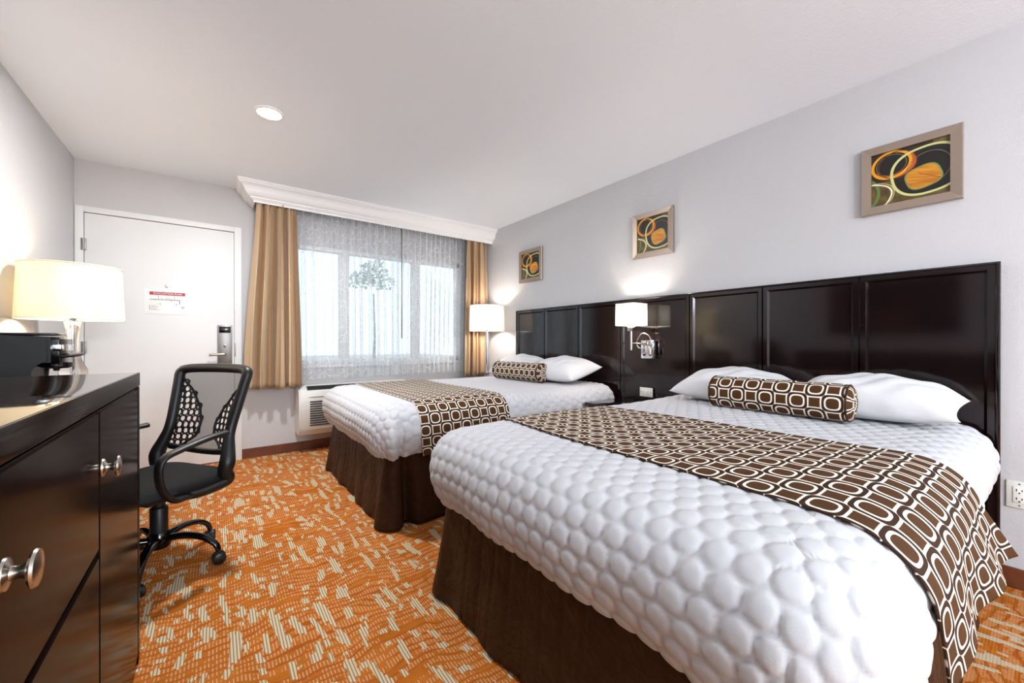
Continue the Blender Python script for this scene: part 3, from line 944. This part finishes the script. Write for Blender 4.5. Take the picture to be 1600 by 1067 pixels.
# flexible reading light looped over the plate
bm = BM(); pts = catmull([(SX - .03, 1.868, 1.005), (SX - .055, 1.90, 1.02), (SX - .06, 1.905, 1.07), (SX - .062, 1.86, 1.125), (SX - .062, 1.80, 1.11), (SX - .06, 1.778, 1.05), (SX - .058, 1.79, 1.0)], 8)
tube(bm, pts, .0055, 10); obj('gooseneck', bm, m_nickel, sc, smooth=True)
bm = lathe(BM(), [(0, -.03), (.011, -.03), (.012, .02), (.008, .028), (0, .028)], 16, Matrix.Translation((SX - .058, 1.79, .995))); obj('reading_head', bm, m_nickel, sc, auto=40)

# ------------------------------------------------------------------ outlets
def outlet(name, loc, rot, label):
    t = thing(name, label, 'outlet', loc, rot=rot)    # local: plate in the xz plane, front at -y
    bx('cover_plate', (-.036, .036, -.006, 0, -.058, .058), m_ivory, t, .002)
    f = bx('socket_face', (-.0175, .0175, -.009, -.005, -.034, .034), m_plastic, t, .001)
    for zc in (.018, -.018):
        bx('slot', (-.009, -.006, -.0095, -.0088, zc - .003, zc + .007), m_dark, f)
        bx('slot', (.006, .009, -.0095, -.0088, zc - .002, zc + .006), m_dark, f)
        bm = lathe(BM(), [(0, 0), (.003, 0), (.003, .0007), (0, .0007)], 10, Matrix.Translation((0, -.0088, zc - .010)) @ Matrix.Rotation(PI / 2, 4, 'X')); obj('slot', bm, m_dark, f)
    for zc in (.046, -.046):
        bm = lathe(BM(), [(0, 0), (.0035, 0), (.003, .0012), (0, .0012)], 10, Matrix.Translation((0, -.006, zc)) @ Matrix.Rotation(PI / 2, 4, 'X')); obj('screw', bm, m_nickel, t)
    return t
outlet('wall_outlet', (XR - .0005, .055, .405), (0, 0, -PI / 2), 'white duplex outlet on the grey wall beside the near bed')
outlet('wall_outlet', (XR - .0405, 1.868, .665), (0, PI / 2, -PI / 2), 'white outlet on the headboard under the sconce')

# ------------------------------------------------------------------ pictures
def art():
    m = Mat('abstract ring painting', (90, 74, 30), 0.35, coat=0.2)
    uv = m.node('ShaderNodeUVMap')
    X, Y, _ = m.xyz(uv.outputs[0])
    n = m.noise(6, 4, uv.outputs[0])
    col = m.mix(n.sstep(.3, .7), (70, 54, 22), (112, 94, 42))
    inv = lambda q: q * -1 + 1
    def ell(cx, cy, rx, ry, ang=0.0, e=2.0):
        ca, sa = math.cos(ang), math.sin(ang)
        a, b = X - cx, Y - cy
        p = ((a * ca + b * sa) * (1 / rx)).abs(); q = ((b * ca - a * sa) * (1 / ry)).abs()
        return (p.pow(e) + q.pow(e)).pow(1 / e)
    def fill(col, f, c): return m.mix(inv(f.sstep(.985, 1.015)), col, c)
    def ring(col, f, w_, c): return m.mix((f - 1).abs().lt(w_), col, c)
    col = m.mix(Y.gt(.45) * X.lt(.95) * inv(X.gt(.8) * Y.gt(.85)), col, (44, 30, 16))
    big = ell(.72, .50, .44, .42, .15, 2.4)
    col = fill(col, big, (20, 17, 12))
    col = fill(col, ell(.33, .72, .27, .24, .3), (186, 88, 24))
    col = fill(col, ell(.28, .76, .235, .22, .3), (16, 14, 10))
    col = ring(col, ell(.27, .74, .255, .24, .35), .085, (230, 158, 20))
    col = ring(col, ell(.27, .74, .20, .19, .2), .025, (120, 110, 80))
    col = ring(col, ell(.35, .72, .25, .25, .6), .03, (96, 34, 12))
    col = ring(col, big, .045, (206, 208, 140))
    col = ring(col, ell(.74, .52, .27, .30, -.3), .02, (110, 100, 80))
    leaf = ell(.68, .385, .215, .195, .3, 3.0)
    gold = m.mix(m.noise(22, 3, m.comb(X * .3 + Y, Y * .4)).sstep(.3, .7), (176, 104, 24), (214, 150, 36))
    col = m.mix(inv(leaf.sstep(.97, 1.0)), col, gold)
    col = ring(col, leaf, .05, (124, 140, 76))
    col = m.mix(((Y - .44 + (X - .66) * .62).abs()).lt(.006) * inv(leaf.gt(1)) * X.gt(.62), col, (140, 60, 16))
    col = ring(col, ell(-.08, .26, .18, .27, 0), .11, (96, 122, 62))
    col = ring(col, ell(.03, .20, .24, .22, -.4, 2.6), .05, (238, 232, 206))
    col = ring(col, ell(.06, .22, .25, .22, -.2, 2.2), .022, (208, 196, 140))
    m.base(col)
    m.bump(n, .1, .001)
    return m
m_art = art()
def picture(y1, y0, z0, z1, label):
    """hangs on the right wall; y1 is its window side"""
    t = thing('framed_picture', label, 'picture', (XR, (y0 + y1) / 2, (z0 + z1) / 2), group='small framed abstract pictures')
    w2, h2, fw, dp = (y1 - y0) / 2, (z1 - z0) / 2, .040, .028
    bm = BM()
    O = [(-w2, -h2), (w2, -h2), (w2, h2), (-w2, h2)]; I = [(-w2 + fw, -h2 + fw), (w2 - fw, -h2 + fw), (w2 - fw, h2 - fw), (-w2 + fw, h2 - fw)]
    vo = [bm.verts.new((-dp + .006, *p)) for p in O]; vb = [bm.verts.new((-.001, *p)) for p in O]
    vm = [bm.verts.new((-dp, p[0] * .985, p[1] * .985)) for p in O]
    vi = [bm.verts.new((-dp + .004, *p)) for p in I]; vj = [bm.verts.new((-.008, *p)) for p in I]
    for A, B in ((vb, vo), (vo, vm), (vm, vi), (vi, vj)):
        for i in range(4): bm.faces.new((A[i], A[(i + 1) % 4], B[(i + 1) % 4], B[i]))
    bm.faces.new(vb)
    obj('picture_frame', bm, m_frame, t)
    a, b = w2 - fw, h2 - fw
    raw('painted_canvas', [(-.012, a, -b), (-.012, -a, -b), (-.012, -a, b), (-.012, a, b)], [(0, 1, 2, 3)], m_art, t, False, [(0, 0), (1, 0), (1, 1), (0, 1)])
picture(3.533, 3.148, 1.718, 2.074, 'framed abstract ring painting nearest the window corner')
picture(2.011, 1.655, 1.736, 2.090, 'framed abstract ring painting above the wall sconce')
picture(.574, .215, 1.724, 2.072, 'framed abstract ring painting above the near bed pillows')

# ------------------------------------------------------------------ ceiling downlight
dl = thing('ceiling_light', 'lit round recessed downlight in the white ceiling', 'ceiling light', (.26, 2.78, ZC))
bm = lathe(BM(), [(.062, -.001), (.080, -.001), (.078, -.008), (.064, -.010), (.062, -.001)], 40, None, False); obj('trim_ring', bm, m_plaster, dl, auto=40)
bm = lathe(BM(), [(0, -.0075), (.064, -.0075), (.064, -.002), (0, -.002)], 40); obj('lens', bm, m_lens, dl, auto=40)

# ------------------------------------------------------------------ evacuation notice on the door
NX0, NX1, NZ0, NZ1, NY = -.462, -.170, 1.290, 1.498, YW - .0065
ev = finish(bx('evacuation_notice', (NX0, NX1, NY - .0015, NY + .001, NZ0, NZ1), m_paper), 'white laminated evacuation plan with red header taped on the door', 'notice')
bx('header_band', (NX0 + .032, NX1 - .036, NY - .0024, NY - .0014, NZ1 - .052, NZ1 - .026), m_red, ev)
fc = bpy.data.curves.new('lettering', 'FONT'); fc.body = 'EVACUATION PLAN'; fc.size = .020; fc.align_x = 'CENTER'; fc.align_y = 'CENTER'; fc.extrude = .0002
fo = bpy.data.objects.new('lettering', fc); COL.objects.link(fo); fo.location = ((NX0 + NX1) / 2, NY - .0027, NZ1 - .039); fo.rotation_euler = (PI / 2, 0, 0)
bpy.context.view_layer.update()
lm = bpy.data.meshes.new_from_object(fo.evaluated_get(bpy.context.evaluated_depsgraph_get()))
mw = fo.matrix_world.copy(); bpy.data.objects.remove(fo)
lm.transform(mw); link_mesh('lettering', lm, m_plastic, ev)
bm = BM()
def ink(x0, x1, z0, z1): box(bm, NX0 + x0, NX0 + x1, NY - .0022, NY - .0014, NZ0 + z0, NZ0 + z1)
ink(.034, .222, .117, .121); ink(.218, .222, .085, .121); ink(.085, .087, .121, .152); ink(.135, .137, .121, .14); ink(.185, .187, .121, .152)
for x, z in ((.064, .114), (.094, .080), (.166, .112), (.196, .079)): ink(x, x + .006, z, z + .007)
for k, (a, b) in enumerate(((.030, .034), (.030, .036), (.030, .033), (.030, .034))): ink(a, b, .040 + k * .009, .045 + k * .009)
for k in range(4): ink(.040, .075 + .006 * (k % 3), .041 + k * .009, .0425 + k * .009)
ink(.030, .092, .034, .0355); ink(.228, .252, .060, .064); ink(.234, .246, .050, .053)
for x, z in ((.100, .128), (.142, .134), (.150, .126)): ink(x, x + .012, z, z + .002)
obj('floor_plan', bm, m_ink, ev)

# ------------------------------------------------------------------ dresser
DXF = -.205
DY0, DY1, DTOP = -.32, 1.815, .96
dr = thing('dresser', 'long glossy dark wood dresser with granite top at the left wall', 'dresser', (0, 0, 0))
bx('countertop', (XL + .014, DXF - .005, DY0, DY1 - .002, DTOP - .022, DTOP), m_granite, dr, .001)
bx('apron', (XL + .03, DXF - .006, DY0, DY1 - .002, DTOP - .046, DTOP - .022), m_dress, dr)
bx('front_edge', (DXF - .005, DXF + .001, DY0, DY1, DTOP - .044, DTOP + .0005), m_dress, dr, .0015)
bx('carcass', (XL + .03, DXF - .022, DY0 + .003, DY1 - .003, .03, DTOP - .046), m_dress, dr)
bx('plinth', (XL + .05, DXF - .05, DY0 + .03, DY1 - .03, 0, .03), m_black, dr)
for y0, y1 in ((DY0, DY0 + .036), (DY1 - .036, DY1)):
    bx('stile', (DXF - .05, DXF, y0, y1, 0, DTOP - .046), m_dress, dr, .002)
bx('bottom_rail', (DXF - .05, DXF - .002, DY0 + .036, DY1 - .036, .0, .03), m_dress, dr, .002)
def knob(parent, y, z):
    bm = lathe(BM(), [(0, 0), (.020, 0), (.019, .003), (.009, .006), (.0075, .013), (.010, .019), (.020, .022), (.0235, .025), (.022, .028), (.012, .030), (0, .031)], 28,
               Matrix.Translation((DXF, y, z)) @ Matrix.Rotation(PI / 2, 4, 'Y'))
    obj('knob', bm, m_nickel, parent, auto=50)
def front(name, y0, y1, z0, z1, kn):
    bm = box(BM(), DXF - .020, DXF, y0, y1, z0, z1)
    f = max(bm.faces, key=lambda f: f.calc_center_median().x)
    bmesh.ops.bevel(bm, geom=list(f.edges), offset=.004, segments=2, affect='EDGES')
    o = obj(name, bm, m_dress, dr, auto=30)
    for y, z in kn: knob(o, y, z)
front('door', 1.243, 1.770, .036, .910, [(1.272, .778)])
front('drawer', .262, 1.236, .606, .910, [(.748, .782)])
front('drawer', .262, 1.236, .036, .594, [(.748, .42)])
front('door', DY0 + .044, .255, .036, .910, [(.225, .770)])

# ------------------------------------------------------------------ desk beyond the dresser
dk = thing('desk', 'dark wood desk behind the dresser holding lamp and coffee maker', 'desk', (0, 0, 0))
bx('desk_top', (XL + .003, -.43, 1.84, 3.62, .732, .76), m_dress, dk, .003)
bx('modesty_panel', (XL + .03, XL + .05, 1.90, 3.56, .30, .732), m_dress, dk)
bx('side_panel', (XL + .02, -.46, 1.85, 1.88, 0, .732), m_dress, dk, .002)
bx('side_panel', (XL + .02, -.46, 3.58, 3.61, 0, .732), m_dress, dk, .002)

# ------------------------------------------------------------------ coffee maker
cm = thing('coffee_maker', 'black pod coffee maker on the desk beside the lamp', 'coffee maker', (0, 0, .76))
y0, y1 = 2.20, 2.40
bm = prism(BM(), [(-.80, 0), (-.80, .30), (-.785, .325), (-.62, .328), (-.498, .322), (-.492, .31), (-.492, .225), (-.53, .225), (-.545, .20), (-.55, .03), (-.55, 0)], 'y', y0, y1)
bmesh.ops.bevel(bm, geom=[e for e in bm.edges if abs(e.verts[0].co.y - e.verts[1].co.y) < .01], offset=.008, segments=2, affect='EDGES')
obj('housing', bm, m_black, cm, auto=35)
bx('water_tank', (-.815, -.64, y0 - .006, y0 + .004, .05, .29), m_blackgl, cm, .004)
hd = bx('brew_head', (-.525, -.468, y0 + .02, y1 - .02, .218, .318), m_blackgl, cm, .008, 3)
bx('silver_band', (-.470, -.4655, y0 + .03, y1 - .03, .268, .292), m_chrome, hd, .001)
bx('silver_band', (-.500, -.468, y0 + .017, y0 + .021, .268, .292), m_chrome, hd, .001)
bx('lid', (-.66, -.485, y0 + .02, y1 - .02, .326, .336), m_blackgl, cm, .003)
bm = BM(); tube(bm, catmull([(-.47, y0 + .03, .245), (-.448, y0 + .035, .250), (-.438, (y0 + y1) / 2, .252), (-.448, y1 - .035, .250), (-.47, y1 - .03, .245)], 8), .009, 10, flat=(.006, .011), up=(0, 0, 1)); obj('handle', bm, m_black, cm, smooth=True)
bm = lathe(BM(), [(0, .200), (.032, .200), (.045, .207), (.045, .222), (0, .222)], 28, Matrix.Translation((-.497, (y0 + y1) / 2, 0))); obj('pod_holder', bm, m_blackgl, cm, auto=40)
bm = lathe(BM(), [(.008, .190), (.010, .201)], 12, Matrix.Translation((-.497, (y0 + y1) / 2, 0))); obj('spout', bm, m_black, cm)
bx('drip_tray', (-.55, -.46, y0 + .02, y1 - .02, .0, .028), m_black, cm, .004)

# ------------------------------------------------------------------ wall television, seen mirrored in the headboard
tv = thing('television', 'flat black television on the left wall, mirrored in the headboard', 'television', (0, 0, 0))
bx('bezel', (XL + .03, XL + .065, .50, 1.62, 1.16, 1.80), m_black, tv, .004)
bx('screen', (XL + .064, XL + .067, .515, 1.605, 1.18, 1.785), m_screen, tv)
bx('bracket', (XL + .0005, XL + .03, .95, 1.17, 1.38, 1.58), m_black, tv)

# ------------------------------------------------------------------ office chair (local +x is forward)
CH = (-.215, 2.49, 0)
CROT = math.atan2(-.58, -.81)
ch = thing('office_chair', 'black mesh office chair on five casters pulled up to the desk', 'chair', CH, CROT)
# seat
n = 40
a = np.linspace(-1, 1, n); A, B_ = np.meshgrid(a, a, indexing='ij')
ex = 5.0
rr = (np.abs(A) ** ex + np.abs(B_) ** ex) ** (1 / ex); rm = np.maximum(np.abs(A), np.abs(B_)); k = np.where(rr > 1e-6, rm / np.maximum(rr, 1e-6), 1)
SXs, SYs = A * k * .235 + .025, B_ * k * .245
edge = np.clip(1 - rm ** 6, 0, 1)
top = .402 + .042 * edge ** .45 - .012 * (1 - A ** 2) * (1 - B_ ** 2) - .012 * np.clip(A, 0, 1) ** 3
botz = .402 - .028 * edge ** .5
bm = BM(); vs = [bm.verts.new(v) for v in np.r_[np.stack([SXs, SYs, top], -1).reshape(-1, 3), np.stack([SXs, SYs, botz], -1).reshape(-1, 3)]]
F = grid_faces(n, n)
for q in F: bm.faces.new([vs[i] for i in q])
for q in F: bm.faces.new([vs[i + n * n] for i in q[::-1]])
bmesh.ops.remove_doubles(bm, verts=bm.verts, dist=1e-4)
obj('seat', bm, m_seat, ch, smooth=True)
bx('seat_mechanism', (-.10, .10, -.09, .09, .325, .376), m_black, ch, .01)
# back frame: outline in (y, s) with s along the reclined back
def bk(y, s, bow=0.0):
    """s 0 at seat level .. 1 top of the back"""
    return Vector((-.185 - .085 * s - .05 * max(0, s - .35) + .035 * math.sin(s * PI) * 0 - bow + .045 * (abs(y) / .24) ** 2, y, .452 + .468 * s))
half = [(0, 1.0), (.15, .998), (.222, .984), (.243, .945), (.237, .82), (.226, .63), (.217, .46), (.216, .33), (.232, .19), (.248, .07), (.242, -.04)]
side = [bk(y, s) for y, s in half]
low = [Vector((-.15, .236, .388)), Vector((-.06, .222, .370)), Vector((.02, .20, .372))]
ptsR = side + low
mir = [Vector((p.x, -p.y, p.z)) for p in ptsR]
full = catmull(ptsR[::-1] + mir[1:], 6)
rads = []
for p in full:
    rads.append(.018 + .008 * max(0, 1 - abs(p.z - .47) / .12))
bm = BM(); tube(bm, full, .018, 12, rads=rads, flat=(.024, .024), up=(1, 0, .12))
obj('back_frame', bm, m_black, ch, smooth=True)
bm = BM(); tube(bm, catmull([bk(.20, .14), bk(.1, .11), bk(0, .10), bk(-.1, .11), bk(-.20, .14)], 6), .012, 10, flat=(.009, .016), up=(1, 0, 0)); obj('lower_crossbar', bm, m_black, ch, smooth=True)
# mesh panel
def chair_inner(s): return np.interp(s, [.16, .25, .38, .55, .75, .88], [.140, .075, .055, .090, .165, .235])
hy = np.array([h_[0] for h_ in half][3:9][::-1]); hs = np.array([h_[1] for h_ in half][3:9][::-1])
ss = np.linspace(.12, .985, 30); V = []
for s in ss:
    ym = np.interp(s, hs, hy) if s < .93 else .236 - (s - .93) * .4
    if s < .87: ym = min(ym, chair_inner(s) + .004)
    for q in np.linspace(-1, 1, 22): V.append(bk(q * ym, s))
raw('mesh_panel', V, grid_faces(30, 22), m_meshfab, ch, True)
# perforated side inserts
def insert(sgn):
    bm = BM(); R = .0195; rh = .0135
    inner = chair_inner
    rowh = R * 1.5; s = .17; row = 0
    while s < .88:
        yo = np.interp(s, hs, hy) + .002
        y = inner(s) + (R * .87 if row % 2 else 0)
        while y < yo:
            hexv, holev, hexb, holeb = [], [], [], []
            for k in range(12):
                an = 2 * PI * k / 12
                hr = R / max(abs(math.cos(((an + PI / 6) % (PI / 3)) - PI / 6)), .5) * .90
                for lst, r_, bo in ((hexv, hr, .004), (holev, rh, .004), (hexb, hr, .010), (holeb, rh, .010)):
                    lst.append(bm.verts.new(bk(sgn * min(y + r_ * math.cos(an), yo + .006), s + r_ * math.sin(an) / .445, bo)))
            for k in range(12):
                j = (k + 1) % 12
                bm.faces.new((hexv[k], hexv[j], holev[j], holev[k])); bm.faces.new((hexb[k], holeb[k], holeb[j], hexb[j])); bm.faces.new((holev[k], holev[j], holeb[j], holeb[k]))
            y += R * 1.74
        s += rowh / .445; row += 1
    e = []
    for s in np.linspace(.15, .90, 16): e.append(bk(sgn * (inner(s) - .006), s, .006))
    tube(bm, e, .006, 8)
    obj('perforated_insert', bm, m_black, ch)
insert(1); insert(-1)
# arms
for sg in (1, -1):
    loop = catmull([(.02, sg * .225, .372), (.10, sg * .262, .385), (.155, sg * .280, .45), (.170, sg * .285, .535), (.150, sg * .286, .580), (.09, sg * .286, .600), (-.02, sg * .284, .622), (-.115, sg * .280, .630)], 8)
    bm = BM(); tube(bm, loop, .016, 12, flat=(.022, .013), up=(0, 1, 0)); obj('armrest', bm, m_black, ch, smooth=True)
# column, hub, legs, casters
bm = lathe(BM(), [(.034, .14), (.034, .28), (.031, .285), (.024, .29), (.024, .325), (.04, .33)], 24); obj('gas_column', bm, m_black, ch, auto=40)
bm = lathe(BM(), [(.0, .095), (.038, .095), (.048, .11), (.046, .15), (.036, .17), (0, .17)], 24); obj('hub', bm, m_blackgl, ch, auto=40)
for kk in range(5):
    an = math.radians(-29 + 72 * kk) - CROT
    c, s_ = math.cos(an), math.sin(an)
    pts = catmull([(.03 * c, .03 * s_, .135), (.11 * c, .11 * s_, .145), (.19 * c, .19 * s_, .130), (.242 * c, .242 * s_, .094), (.258 * c, .258 * s_, .062)], 6)
    bm = BM(); tube(bm, pts, .019, 12, rads=list(np.linspace(.023, .014, len(pts))), flat=(.014, .019), up=(0, 0, 1))
    obj('base_leg', bm, m_blackgl, ch, smooth=True)
    bm = BM()
    ca = an + .7
    for o_ in (-.014, .014):
        M4 = Matrix.Translation((.258 * c - o_ * math.sin(ca), .258 * s_ + o_ * math.cos(ca), .027)) @ Matrix.Rotation(ca, 4, 'Z') @ Matrix.Rotation(PI / 2, 4, 'X')
        lathe(bm, [(0, -.010), (.022, -.010), (.027, -.006), (.027, .006), (.022, .010), (0, .010)], 22, M4)
    M4 = Matrix.Translation((.258 * c, .258 * s_, .036)) @ Matrix.Rotation(ca, 4, 'Z') @ Matrix.Rotation(PI / 2, 4, 'X')
    lathe(bm, [(.026, -.007), (.026, .007)], 18, M4); lathe(bm, [(.007, .04), (.007, .07)], 10, Matrix.Translation((.258 * c, .258 * s_, 0)))
    obj('caster', bm, m_black, ch, auto=40)
